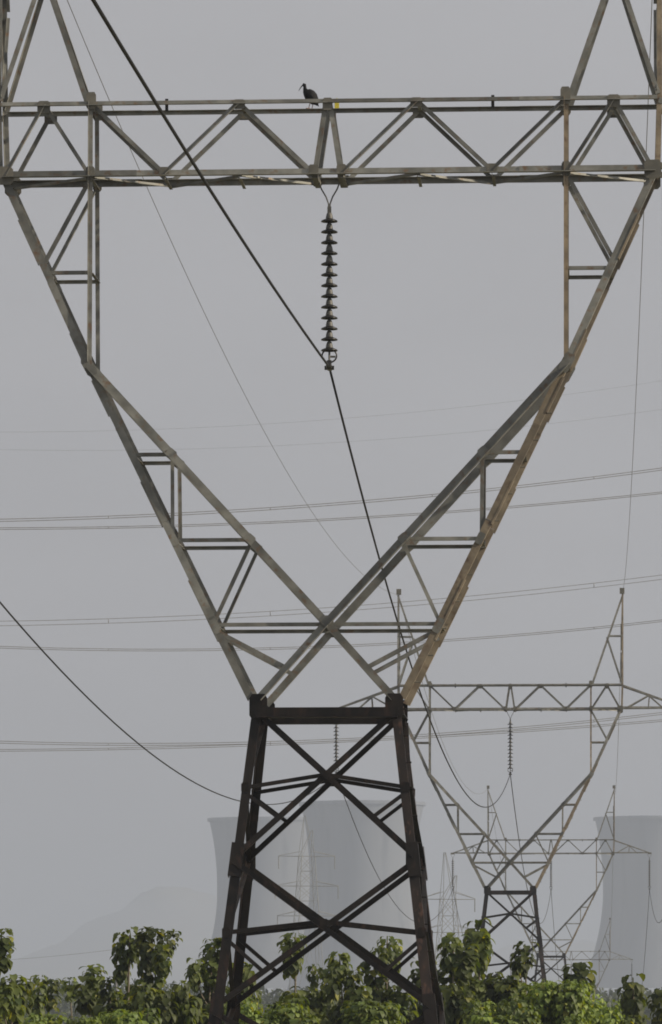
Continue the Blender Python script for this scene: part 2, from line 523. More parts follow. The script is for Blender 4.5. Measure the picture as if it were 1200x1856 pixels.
            T.face('vertical_strut', s, (k * inner_u(8.27), 8.24), (k * outer_u(6.98), 6.98), hz, st, out=-1)
            T.face('diagonal_brace', s, (k * inner_u(6.92), 6.90), (k * outer_u(5.64), 5.64), hz, st, out=-1)
            T.face('diagonal_brace', s, (k * outer_u(5.52), 5.50), (k * 0.63, 4.93), 0.068, st, out=-1)
            T.plate(s, (k * J[0], J[1] - 0.02), 0.22, 0.40, st, rot=-k * 0.5)
            T.plate(s, (k * outer_u(6.94), 6.94), 0.15, 0.24, st, rot=-k * 0.45, out=0.6)
            T.plate(s, (k * inner_u(6.94), 6.94), 0.20, 0.20, st, rot=k * 0.7, out=1.4)
            T.plate(s, (k * inner_u(8.29), 8.29), 0.20, 0.20, st, rot=k * 0.7, out=1.4)
            T.plate(s, (k * outer_u(5.6), 5.58), 0.17, 0.30, st, rot=-k * 0.45, out=0.6)
            # ---- window verticals
            T.face('window_post', s, (k * 3.73, J[1] + 0.05), (k * 3.73, 11.15), 0.068, sl if k > 0 else st, out=1)
            T.face('window_post', s, (k * 3.73, 11.15), (k * 3.73, ZT + 0.03), 0.070, sl if k > 0 else st, out=1.6)
            T.face('horizontal_strut', s, (k * outer_u(11.17), 11.17), (k * 3.70, 11.17), 0.056, st, out=-1)
            T.face('diagonal_brace', s, (k * 3.77, ZB - 0.12), (k * outer_u(11.30), 11.30), 0.062, st, out=-1)
            # ---- beam
            T.face('bottom_chord', s, (0.0, ZB), (k * 3.0, ZB), 0.098, st, out=1)
            T.face('bottom_chord', s, (k * 3.0, ZB), (k * OUT[0], ZB), 0.104, st, out=1.8)
            T.face('top_chord', s, (0.0, ZT), (k * 3.0, ZT), 0.066, st, out=1)
            T.face('top_chord', s, (k * 3.0, ZT), (k * 5.15, ZT), 0.070, st, out=1.8)
            bd = 0.062
            for i, (p, q) in enumerate((((5.08, ZB), (4.47, ZT)), ((4.47, ZT), (3.76, ZB)), ((3.72, ZT), (2.57, ZB)), ((2.57, ZB), (1.40, ZT)), ((1.40, ZT), (0.24, ZB)))):
                rising = (q[0] - p[0]) * (q[1] - p[1]) * k > 0
                o_, f_ = ((1, 1) if rising else (-1, 1)) if s < 0 else ((1, 1) if rising else (-1, -1))
                T.face('beam_diagonal', s, (k * p[0], p[1]), (k * q[0], q[1]), bd, st, out=o_, flip=f_)
            T.face('beam_hanger', s, (k * 0.03, ZT), (k * 0.20, ZB), 0.075, st, out=-1)
            T.plate(s, (k * 4.47, ZT - 0.05), 0.26, 0.24, gu, out=1.3)
            T.plate(s, (k * 3.72, ZT + 0.04), 0.20, 0.34, gu, out=1.6)
            T.plate(s, (k * 1.39, ZT - 0.04), 0.24, 0.19, gu, out=1.3)
            T.plate(s, (k * 0.22, ZB + 0.02), 0.20, 0.22, gu, out=1.3)
            T.plate(s, (k * 2.57, ZB + 0.03), 0.20, 0.16, gu, out=1.3)
            T.plate(s, (k * 3.73, ZB), 0.18, 0.28, gu, out=1.6)
            T.plate(s, (k * 5.08, ZB - 0.02), 0.34, 0.36, gu, out=1.8)
            # ---- earth-wire peak: both faces lean together to the apex
            ap = Vector((k * 5.23, s * 0.07, 18.15))
            po = Vector((k * 5.23, s * hdep(ZT), ZT + 0.02))
            pi = Vector((k * 3.74, s * hdep(ZT), ZT + 0.02))
            bo = Vector((k * 5.20, s * hdep(ZB), ZB + 0.05))
            T.angle('peak_leg', bo, po, 0.085, (-k, 0, 0), (0, -s, 0), sl if k > 0 else st)
            T.angle('peak_leg', po, ap, 0.082, (-k, 0, 0), (0, -s, 0), sl if k > 0 else st)
            T.angle('peak_leg', pi, ap + Vector((-k * 0.06, 0, -0.12)), 0.085, (k, 0, 0), (0, -s, 0), st)
            t = (16.06 - pi.z) / (ap.z - pi.z)
            a1 = pi.lerp(ap, t); b1 = po.lerp(ap, t)
            T.angle('horizontal_strut', a1, b1, 0.06, (0, 0, 1), (0, -s, 0), st)
            T.angle('diagonal_brace', a1 + Vector((0, s * 0.012, -0.02)), po + Vector((-k * 0.03, s * 0.012, 0.05)), 0.075, (-k, 0, -0.4), (0, -s, 0), st)
            # ---- conductor crossarm
            tip = Vector((k * 8.08, s * 0.06, ZB))
            ob = Vector((k * 5.10, s * (hdep(ZB) - 0.01), ZB)); ot = Vector((k * 5.19, s * (hdep(ZT) + 0.012), ZT))
            T.angle('crossarm_chord', ob, tip, 0.095, (0, 0, 1), (0, -s, 0), st)
            T.angle('crossarm_chord', ot, tip + Vector((0, s * 0.012, 0.08)), 0.085, (0, 0, -1), (0, -s, 0), st)
            mb, mt = ob.lerp(tip, 0.42), ot.lerp(tip, 0.42)
            T.angle('crossarm_post', mb, mt, 0.055, (k, 0, 0), (0, -s, 0), st)
            T.angle('crossarm_brace', ob + Vector((k * 0.25, s * 0.02, 0.05)), mt + Vector((0, s * 0.02, 0)), 0.055, (0, 0, -1), (0, -s, 0), st)
            T.angle('crossarm_brace', mb.lerp(tip, 0.45), mt + Vector((0, s * 0.006, 0)), 0.05, (0, 0, -1), (0, -s, 0), st)
        T.plate(s, (0.0, ZT - 0.05), 0.20, 0.24, gu, out=1.3)
        T.plate(s, (0.0, ZX), 0.24, 0.24, st, rot=0.785, out=1.5)
    # ---- struts and lacing running from the front face to the back face
    def cross(name, u0, z0, u1, z1, a, mat, sg=1):
        T.angle(name, (u0, -sg * hdep(z0), z0), (u1, sg * hdep(z1), z1), a, (1, 0, 0), (0, 0, 1), mat)
    for k in (-1, 1):
        for u, z in ((outer_u(8.29), 8.27), (outer_u(6.94), 6.92), (outer_u(5.61), 5.60), (J[0], J[1]), (outer_u(11.17), 11.15), (3.73, 11.15)):
            cross('cross_strut', k * u, z, k * u, z, 0.05, st)
        for u in (4.47, 3.72, 1.39):
            cross('cross_strut', k * u, ZT - 0.02, k * u, ZT - 0.02, 0.05, st)
        us = [0.22, 1.4, 2.57, 3.73, 5.08]
        for i, (a, b) in enumerate(zip(us, us[1:])):
            cross('plan_lacing', k * a, ZB - 0.012 * (i % 2) - 0.065, k * b, ZB - 0.012 * (i % 2) - 0.065, 0.042, st, 1 if i % 2 else -1)
            cross('cross_strut', k * a, ZB - 0.10, k * a, ZB - 0.10, 0.05, st)
        us = [0.0, 1.39, 2.6, 3.72, 5.1]
        # side faces of the body
        zz = [ZW - 0.25, 3.05, n1, 0.79, n2, -1.5, ZG + 0.25]
        for i, (a, b) in enumerate(zip(zz, zz[1:])):
            cross('side_brace', k * (hw(a) - 0.03), a, k * (hw(b) - 0.03), b, 0.07, dk, 1 if i % 2 else -1)
        cross('waist_beam', k * (hw(ZW) - 0.05), ZW - 0.2, k * (hw(ZW) - 0.05), ZW - 0.2, 0.12, dk)
        # peak and crossarm lacing
        for i, (t0, t1) in enumerate(((0.0, 0.35), (0.35, 0.65))):
            z0, z1 = lerp(ZT, 18.15, t0), lerp(ZT, 18.15, t1)
            d0, d1 = lerp(hdep(ZT), 0.07, t0), lerp(hdep(ZT), 0.07, t1)
            sg = 1 if i else -1
            T.angle('peak_lacing', (k * 5.15, sg * d0, z0 + 0.1), (k * 5.15, -sg * d1, z1), 0.05, (-k, 0, 0), (0, 0, 1), st)
        V, Fc = [], []
        box_geo((k * 5.17, 0, 18.18), (0.22, 0.22, 0.26), V, Fc)
        mesh_obj('peak_cap', V, Fc, gu, root)
        V, Fc = [], []
        box_geo((k * 8.10, 0, ZB), (0.30, 0.20, 0.14), V, Fc)
        mesh_obj('crossarm_tip', V, Fc, gu, root)
        # little stub angles on the top chord
        T.angle('stub_angle', (k * 2.56, -hdep(ZT) + 0.02, ZT - 0.13), (k * 2.56, -hdep(ZT) + 0.02, ZT + 0.07), 0.05, (1, 0, 0), (0, 1, 0), dk)
        # step bolts up one leg of the tower
    for i in range(26):
        z = -1.6 + i * 0.42
        u = hw(z) if z < ZW else outer_u(z) + 0.075
        V, Fc = [], []
        tube_geo([(u - 0.02, -hdep(z) + 0.06, z), (u + 0.07, -hdep(z) + 0.06, z)], 0.011, V, Fc, 5)
        tube_geo([(u + 0.065, -hdep(z) + 0.06, z), (u + 0.08, -hdep(z) + 0.06, z)], 0.015, V, Fc, 5)
        mesh_obj('step_bolt', V, Fc, dk if z < ZW else gu, root)
    # hanger bar for the centre string
    V, Fc = [], []
    for u in (-0.2, 0.2):
        box_geo((u, 0, ZB - 0.06), (0.09, hdep(ZB) * 2 + 0.02, 0.08), V, Fc)
    mesh_obj('hanger_bar', V, Fc, gu, root)
    return root

def line_pt(d):
    """base point of a tower on the line at distance d, at camera height"""
    return Vector(((1094.0 - 35784.0 / d * 1.0 - 600.0) / F * d, d, CZ))
DIST = [72.0, 211.7, 375.8, 611.0]
DZ = [0.0, 0.0, -2.0, -9.5]
LAB = ['large near lattice transmission tower with dark rusting legs and a bird on its beam',
       'lattice transmission tower rising behind the right foot of the large near tower',
       'smaller hazy lattice transmission tower seen through the legs of the one before it',
       'faint lattice transmission tower lying low in the haze before the far cooling tower']
BASE = [line_pt(d) + Vector((0, 0, z)) for d, z in zip(DIST, DZ)]
root1 = empty('transmission_tower', BASE[0], YAW)
build_tower(root1)
towers = [root1]
for i in (1, 2, 3):
    c = copy_tree(root1)
    c.location = BASE[i]
    towers.append(c)
for t, l in zip(towers, LAB):
    tag(t, l, 'transmission tower', 'lattice towers of the near power line')

ROT = Matrix.Rotation(YAW, 3, 'Z')
def tp(i, u, v, z):
    return BASE[i] + ROT @ Vector((u, v, z))

# ------------------------------------------------------------------ insulator strings (origin at the beam, hanging down)
def build_insulator(root, spread):
    V, Fc = [], []
    zt = -0.40
    for k in (-1, 1):
        tube_geo([(k * spread, 0, 0.03), (k * spread * 0.72, 0, -0.10), (k * spread * 0.30, 0, -0.22), (k * 0.012, 0, -0.33), (k * 0.012, 0, zt - 0.02)], 0.013, V, Fc, 6)
    mesh_obj('yoke', V, Fc, M['cap'], root)
    V, Fc = [], []
    box_geo((0, 0, zt - 0.02), (0.06, 0.06, 0.09), V, Fc)
    mesh_obj('shackle', V, Fc, M['cap'], root)
    # one disc: metal cap and porcelain skirt
    P = 0.1695
    Vc, Fcc = [], []
    lathe_geo([(0.012, 0.02), (0.038, 0.0), (0.050, -0.035), (0.058, -0.085), (0.060, -0.098), (0.014, -0.10)], Vc, Fcc, 14, True)
    Vd, Fd = [], []
    lathe_geo([(0.045, -0.084), (0.085, -0.100), (0.122, -0.116), (0.132, -0.128), (0.131, -0.138), (0.120, -0.137), (0.110, -0.128), (0.080, -0.126), (0.074, -0.139), (0.064, -0.126), (0.020, -0.124), (0.014, -0.175)], Vd, Fd, 24, True)
    first = None
    for i in range(13):
        z = zt - 0.075 - i * P
        if first is None:
            d = mesh_obj('insulator_disc', Vd, Fd, M['disc'], root, smooth=True)
            c = mesh_obj('disc_cap', Vc, Fcc, M['cap'], d, smooth=True)
            first = d
        else:
            d = first.copy(); link(d, root)
            c = first.children[0].copy(); link(c, d)
        d.location = (0, 0, z)
    zb = zt - 0.075 - 13 * P - 0.0
    V, Fc = [], []
    ring = [(0.115 * math.cos(t), 0.0, zb - 0.045 + 0.105 * math.sin(t)) for t in [2 * math.pi * k / 24 for k in range(25)]]
    tube_geo(ring, 0.014, V, Fc, 6, False)
    mesh_obj('arcing_ring', V, Fc, M['disc'], root)
    V, Fc = [], []
    tube_geo([(0, 0, zb + 0.03), (0, 0, zb - 0.15)], 0.018, V, Fc, 6)
    box_geo((0.05, 0, zb - 0.06), (0.09, 0.02, 0.03), V, Fc)
    mesh_obj('link', V, Fc, M['cap'], root)
    V, Fc = [], []
    box_geo((0, 0, zb - 0.17), (0.07, 0.10, 0.10), V, Fc)
    tube_geo([(0, -0.20, zb - 0.20), (0, -0.10, zb - 0.225), (0, 0.10, zb - 0.225), (0, 0.20, zb - 0.21)], [0.035, 0.052, 0.052, 0.035], V, Fc, 8)
    box_geo((0, 0, zb - 0.235), (0.15, 0.06, 0.06), V, Fc)
    mesh_obj('clamp', V, Fc, M['disc'], root)
    return zb - 0.225
ins_c = empty('insulator_string', tp(0, 0, 0, ZB - 0.10), YAW)
CL = build_insulator(ins_c, 0.17)
tag(ins_c, 'dark disc insulator string hanging from the beam of the large near tower', 'insulator', 'insulator strings of the near power line')
ins = {(0, 0): ins_c}
ILAB = {(1, 0): 'insulator string hanging from the mid beam of the tower behind the near one',
        (2, 0): 'hazy insulator string hanging from the mid beam of the third tower',
        (3, 0): 'faint insulator string hanging from the mid beam of the lowest hazy tower',
        (0, -1): 'insulator string at the crossarm tip of the near tower, carrying the sagging black cable',
        (1, -1): 'insulator string at the crossarm tip seen below the waist beam of the near tower',
        (1, 1): 'insulator string at the crossarm tip of the second tower, opposite the near tower',
        (2, -1): 'hazy insulator string at the third tower\'s crossarm tip next to the double-circuit tower',
        (2, 1): 'hazy insulator string at the third tower\'s crossarm tip before the cooling tower',
        (3, -1): 'faint insulator string at the lowest hazy tower\'s crossarm tip by the leafy bushes',
        (3, 1): 'faint insulator string at the lowest hazy tower\'s crossarm tip before the cooling tower'}
for (i, k), lab in ILAB.items():
    c = copy_tree(ins_c)
    c.location = tp(i, k * 8.08, 0, ZB - 0.10 + (0.03 if k else 0))
    tag(c, lab, 'insulator', 'insulator strings of the near power line')
    ins[(i, k)] = c

def clamp_pt(i, k):
    return ins[(i, k)].location + Vector((0, 0, CL))

# ------------------------------------------------------------------ wires
def wire(name, pts, r, mat, label, cat='cable', group=None, sides=6):
    V, Fc = [], []
    tube_geo(pts, r, V, Fc, sides)
    o = mesh_obj(name, V, Fc, mat, smooth=True)
    return tag(o, label, cat, group)

def span(p, q, sag, n=48):
    return [p.lerp(q, t / n) - Vector((0, 0, 4 * sag * (t / n) * (1 - t / n))) for t in range(n + 1)]

G = 'conductors of the near power line'
c0 = clamp_pt(0, 0)
back = c0 + (ROT @ Vector((0, -1, 0))) * 150.0
wire('conductor_cable', span(c0, back, 2.0), 0.0205, M['wire'], 'thick black cable rising over the near beam from the dark insulator clamp', group=G)
wire('conductor_cable', span(c0, clamp_pt(1, 0), 3.75), 0.0195, M['wire'], 'black cable dropping from the near insulator clamp to the second tower', group=G)
wire('conductor_cable', span(clamp_pt(0, -1), clamp_pt(1, -1), 3.65), 0.0195, M['wire'], 'black cable sagging through open sky past the dark near tower leg', group=G)
wire('conductor_cable', span(clamp_pt(1, 0), clamp_pt(2, 0), 4.6), 0.020, M['wire'], 'cable dropping from the second tower\'s mid insulator toward the third tower', group=G)
wire('conductor_cable', span(clamp_pt(1, -1), clamp_pt(2, -1), 4.6), 0.020, M['wire'], 'thin cable crossing the cooling tower between the near tower legs', group=G)
wire('conductor_cable', span(clamp_pt(1, 1), clamp_pt(2, 1), 4.6), 0.020, M['wire'], 'cable reaching the third tower\'s crossarm tip before the cooling tower from the second tower', group=G)
wire('conductor_cable', span(clamp_pt(2, 0), clamp_pt(3, 0), 6.5), 0.020, M['wire'], 'hazy cable running from the third tower\'s mid insulator to the lowest tower', group=G)
wire('conductor_cable', span(clamp_pt(2, -1), clamp_pt(3, -1), 6.5), 0.020, M['wire'], 'hazy cable running to the lowest tower from the third tower, beside the double-circuit tower', group=G)
wire('conductor_cable', span(clamp_pt(2, 1), clamp_pt(3, 1), 6.5), 0.020, M['wire'], 'hazy cable dropping before the cooling tower from the third tower\'s crossarm tip', group=G)
GE = 'earth wires of the near power line'
for k, labs in ((-1, ('thin grey earth wire slanting across the open window of the near tower', 'thin earth wire joining the second and third towers\' peaks behind the near arm', 'faint earth wire to the lowest tower from the third tower\'s peak in open sky')),
                (1, ('thin grey earth wire rising from the second tower\'s bare peak past the near beam end', 'thin earth wire from the second tower\'s bare peak to the third tower', 'faint earth wire to the lowest tower from the third tower\'s peak above the cooling tower'))):
    for i in range(3):
        p, q = tp(i, k * 5.17, 0, 18.05), tp(i + 1, k * 5.17, 0, 18.05)
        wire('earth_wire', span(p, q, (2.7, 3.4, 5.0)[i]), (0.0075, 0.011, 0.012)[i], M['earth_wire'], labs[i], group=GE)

def cross_wire(pts3, Y, r, label, twin=0.0):
    """a conductor of the line that crosses behind, fitted through three sightings"""
    (x0, y0), (x1, y1), (x2, y2) = pts3
    def yy(x):
        return (y0 * (x - x1) * (x - x2) / ((x0 - x1) * (x0 - x2)) + y1 * (x - x0) * (x - x2) / ((x1 - x0) * (x1 - x2)) + y2 * (x - x0) * (x - x1) / ((x2 - x0) * (x2 - x1)))
    pts = [px(x, yy(x), Y + (x - 600) * 0.012) for x in [-500 + 2200 * i / 60 for i in range(61)]]
    V, Fc = [], []
    if twin:
        for s in (-0.5, 0.5):
            tube_geo([p + Vector((0, 0.1 * s, twin * s)) for p in pts], r, V, Fc, 5)
        for j in range(3, 60, 8):
            box_geo(pts[j], (0.05, 0.05, twin), V, Fc)
    else:
        tube_geo(pts, r, V, Fc, 5)
    o = mesh_obj('conductor_bundle' if twin else 'earth_wire', V, Fc, M['far_wire'], smooth=True)
    tag(o, label, 'cable', 'wires of the line crossing behind')
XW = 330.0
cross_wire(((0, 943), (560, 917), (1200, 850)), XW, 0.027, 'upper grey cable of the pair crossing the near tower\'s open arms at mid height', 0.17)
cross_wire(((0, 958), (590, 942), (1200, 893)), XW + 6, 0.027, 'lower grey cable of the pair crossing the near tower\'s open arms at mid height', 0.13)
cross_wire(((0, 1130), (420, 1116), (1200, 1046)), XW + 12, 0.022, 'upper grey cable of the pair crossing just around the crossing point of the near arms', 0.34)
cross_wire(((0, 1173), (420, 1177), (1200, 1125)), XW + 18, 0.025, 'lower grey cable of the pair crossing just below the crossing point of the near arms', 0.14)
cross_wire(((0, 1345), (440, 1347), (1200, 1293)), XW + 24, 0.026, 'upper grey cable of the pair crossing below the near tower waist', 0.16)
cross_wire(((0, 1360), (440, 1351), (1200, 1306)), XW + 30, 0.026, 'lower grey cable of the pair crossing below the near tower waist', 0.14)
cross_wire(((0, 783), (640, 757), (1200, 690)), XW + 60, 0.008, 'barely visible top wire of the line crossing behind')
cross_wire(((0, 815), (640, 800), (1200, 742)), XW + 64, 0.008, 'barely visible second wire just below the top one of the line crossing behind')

# ------------------------------------------------------------------ yellow plate and bird on the near beam
V, Fc = [], []
box_geo((0, 0, 0), (0.072, 0.012, 0.125), V, Fc)
box_geo((0, 0.012, 0.02), (0.02, 0.02, 0.22), V, Fc)
yp = mesh_obj('phase_plate', V, Fc, M['yellow'])
yp.location = tp(0, 0.095, hdep(ZT) - 0.015, ZT + 0.075)
yp.rotation_euler = (0, 0, YAW)
tag(yp, 'small yellow plate on the beam of the near tower beside the bird', 'plate')

def build_bird():
    root = empty('wading_bird', tp(0, -0.345, hdep(ZT) - 0.03, ZT + 0.036), YAW)
    root.scale = (0.92, 0.95, 0.95)
    V, Fc = [], []
    # tail, body, neck, head and bill in one sweep, facing -x
    path = [(0.150, 0, 0.055), (0.135, 0, 0.085), (0.100, 0, 0.125), (0.055, 0, 0.180), (0.010, 0, 0.232), (-0.035, 0, 0.275), (-0.062, 0, 0.300), (-0.072, 0, 0.335), (-0.074, 0, 0.372), (-0.080, 0, 0.398), (-0.096, 0, 0.405), (-0.112, 0, 0.394), (-0.138, 0, 0.368), (-0.162, 0, 0.334), (-0.180, 0, 0.300)]
    rad = [0.014, 0.036, 0.078, 0.104, 0.104, 0.080, 0.050, 0.032, 0.027, 0.033, 0.029, 0.012, 0.008, 0.006, 0.003]
    tube_geo(path, rad, V, Fc, 12)
    body = mesh_obj('body', V, Fc, M['bird'], root, smooth=True)
    # folded wing tips along the flanks
    for s in (-1, 1):
        V, Fc = [], []
        tube_geo([(-0.03, s * 0.062, 0.255), (0.04, s * 0.080, 0.205), (0.10, s * 0.058, 0.135), (0.165, s * 0.018, 0.045)], [0.018, 0.034, 0.028, 0.006], V, Fc, 8)
        mesh_obj('wing', V, Fc, M['bird'], root, smooth=True)
        V, Fc = [], []
        x = 0.02 + 0.025 * s
        tube_geo([(x + 0.01, s * 0.03, 0.150), (x + 0.022, s * 0.03, 0.090), (x, s * 0.03, 0.008)], [0.013, 0.008, 0.007], V, Fc, 6)
        for a in (-0.5, 0.0, 0.5):
            tube_geo([(x, s * 0.03, 0.007), (x - 0.05 * math.cos(a), s * 0.03 + 0.05 * math.sin(a), 0.006)], [0.006, 0.003], V, Fc, 5)
        tube_geo([(x, s * 0.03, 0.007), (x + 0.03, s * 0.03, 0.006)], [0.006, 0.003], V, Fc, 5)
        mesh_obj('leg', V, Fc, M['pink'], root, smooth=True)
    tag(root, 'black long-billed wading bird perched on the beam of the near tower', 'bird')
build_bird()

# ------------------------------------------------------------------ far double-circuit tower
def far_tower(cx, D, ypeak, yarms, label, k=1.0):
    base = px(cx, 1783, D); base.z = gz(D)
    root = empty('double_circuit_tower', base, 0.25)
    tag(root, label, 'transmission tower', 'far double-circuit towers')
    H = px(cx, ypeak, D).z - base.z
    def bar(name, p, q, a=0.11):
        V, Fc = [], []
        tube_geo([p, q], a * 0.32 * k, V, Fc, 4)
        mesh_obj(name, V, Fc, M['steel'], root)
    arms = [px(0, y, D).z - base.z for y in yarms]
    lv = [0, 4, 8, arms[2], (arms[2] + arms[1]) / 2, arms[1], (arms[1] + arms[0]) / 2, arms[0]]
    def w(z): return k * lerp(2.9, 1.15, min(1, z / arms[0]))
    for sx in (-1, 1):
        for sy in (-1, 1):
            bar('leg', (sx * w(0), sy * w(0), -0.3), (sx * w(arms[0]), sy * w(arms[0]), arms[0]), 0.2)
            bar('peak_leg', (sx * w(arms[0]), sy * w(arms[0]), arms[0]), (sx * 0.12 - 0.6, sy * 0.12, H), 0.15)
            bar('peak_leg', (sx * w(arms[0]) * 0.9, sy * w(arms[0]), arms[0]), (sx * 0.12 + 1.5, sy * 0.12, H - 4.0), 0.15)
    for a, b in zip(lv, lv[1:]):
        for s in (-1, 1):
            bar('brace', (-w(a), s * w(a), a), (w(b), s * w(b), b)); bar('brace', (w(a), s * w(a), a), (-w(b), s * w(b), b))
            bar('brace', (s * w(a), -w(a), a), (s * w(b), w(b), b)); bar('brace', (s * w(a), w(a), a), (s * w(b), -w(b), b))
            bar('horizontal_strut', (-w(b), s * w(b), b), (w(b), s * w(b), b))
    for z, L in zip(arms, (5.0 * k, 5.6 * k, 5.2 * k)):
        for sx in (-1, 1):
            for sy in (-1, 1):
                bar('crossarm_chord', (sx * w(z), sy * w(z), z), (sx * L, 0, z), 0.16)
                bar('crossarm_chord', (sx * w(z), sy * w(z), z + 1.3), (sx * L, 0, z + 0.1), 0.14)
            bar('hanging_insulator', (sx * (L - 0.1), 0, z), (sx * (L - 0.1), 0, z - 2.2 * k), 0.26)
far_tower(812, 800.0, 1545, (1630, 1690, 1748), 'faint slim lattice tower with stacked short crossarms beside the rusty near tower leg')
far_tower(556, 1250.0, 1478, (1552, 1606, 1660), 'ghostly lattice tower standing in front of the cooling towers between the near tower legs', 1.6)

def far_pole():
    D = 600.0
    c = px(211, 1783, D); c.z = gz(D)
    top = px(211, 1719, D)
    root = empty('utility_pole', c)
    tag(root, 'faint thin utility pole rising behind the leafy bushes, carrying a single wire', 'pole')
    V, Fc = [], []
    tube_geo([(0, 0, -0.4), (0, 0, top.z - c.z)], [0.17, 0.10], V, Fc, 8)
    mesh_obj('shaft', V, Fc, M['pole'], root)
    V, Fc = [], []
    box_geo((0, 0, top.z - c.z - 0.25), (1.2, 0.1, 0.12), V, Fc)
    mesh_obj('crosspiece', V, Fc, M['pole'], root)
    p = top - Vector((0, 0, 0.1))
    q = px(-480, 1726, D + 20)
    wire('service_wire', span(p, q, 1.6, 30), 0.02, M['far_wire'], 'faint single wire running from the thin utility pole through the haze', group=None)
far_pole()

# ------------------------------------------------------------------ vegetation
def leaf_geo(base, out, L, W, droop, V, Fc, var, VAR, fold=0.25):
    """one broad drooping leaf: a midrib with two rows of quads"""
    out = out.normalized()
    side = out.cross(Vector((0, 0, 1)))
    if side.length < 1e-3: side = Vector((1, 0, 0))
    side.normalize()
    n = 4
    i0 = len(V)
    p = Vector(base)
    d = out.copy()
    widths = [0.10, 0.80, 1.0, 0.66, 0.04]
    for j in range(n + 1):
        w = W * 0.5 * widths[j]
        up = side.cross(d).normalized()
        V.append(p + side * w + up * w * fold)
        V.append(p.copy())
        V.append(p - side * w + up * w * fold)
        p = p + d * (L / n)
        d = (d + Vector((0, 0, -droop / n * 2.0))).normalized()
    for j in range(n):
        a = i0 + j * 3
        Fc.append((a, a + 1, a + 4, a + 3)); Fc.append((a + 1, a + 2, a + 5, a + 4))
        VAR += [var, var]

def finish_leaf_mesh(name, V, Fc, VAR, mat):
    me = bpy.data.meshes.new(name)
    me.from_pydata([tuple(v) for v in V], [], Fc)
    me.materials.append(mat)
    at = me.attributes.new('leafvar', 'FLOAT', 'FACE')
    at.data.foreach_set('value', VAR)
    me.polygons.foreach_set('use_smooth', [True] * len(me.polygons))
    me.update()
    return me

def clump_mesh(seed, H, Wd, nleaf, lsize, mat, lightness=0.0):
    """a hanging shoot: whorls of broad leaves from the tip down, origin at the tip"""
    rnd = random.Random(seed)
    V, Fc, VAR = [], [], []
    for i in range(nleaf):
        t = rnd.random() ** 0.9
        z = -t * H
        ang = rnd.random() * 2 * math.pi
        rise = lerp(0.45, -0.8, t ** 0.8) + rnd.uniform(-0.3, 0.3)
        rad = Wd * 0.5 * (0.25 + 0.55 * math.sin(math.pi * min(1, t * 0.8 + 0.22))) * rnd.uniform(0.3, 1.0)
        b = Vector((math.cos(ang) * rad, math.sin(ang) * rad, z + rnd.uniform(-0.03, 0.03)))
        out = Vector((math.cos(ang + rnd.uniform(-0.5, 0.5)), math.sin(ang + rnd.uniform(-0.5, 0.5)), rise))
        L = lsize * rnd.uniform(0.65, 1.25)
        var = min(0.78, max(0.0, rnd.gauss(0.36 + lightness, 0.2)))
        if rnd.random() < 0.035: var = rnd.uniform(0.85, 1.0)
        leaf_geo(b, out, L, L * rnd.uniform(0.58, 0.82), rnd.uniform(0.7, 2.6), V, Fc, var, VAR)
    tube_geo([(0, 0, -0.02), (0.01, 0.01, -H)], [0.010, 0.020], V, Fc, 5)
    VAR += [0.3] * (len(Fc) - len(VAR))
    return finish_leaf_mesh('leaf_clump', V, Fc, VAR, mat)

CL_BROAD = [clump_mesh(20 + i, *a, M['leaf']) for i, a in enumerate(((0.62, 0.36, 105, 0.165), (0.50, 0.40, 95, 0.175), (0.74, 0.34, 120, 0.16), (0.42, 0.36, 75, 0.16), (0.56, 0.32, 90, 0.155), (0.48, 0.42, 90, 0.18), (0.55, 0.44, 60, 0.22), (0.40, 0.46, 70, 0.13), (0.68, 0.40, 75, 0.19), (0.36, 0.30, 45, 0.14)))]
CL_LIGHT = [clump_mesh(60 + i, *a, M['leaf_light'], 0.1) for i, a in enumerate(((0.50, 0.55, 110, 0.115), (0.60, 0.60, 120, 0.12), (0.45, 0.60, 110, 0.10)))]

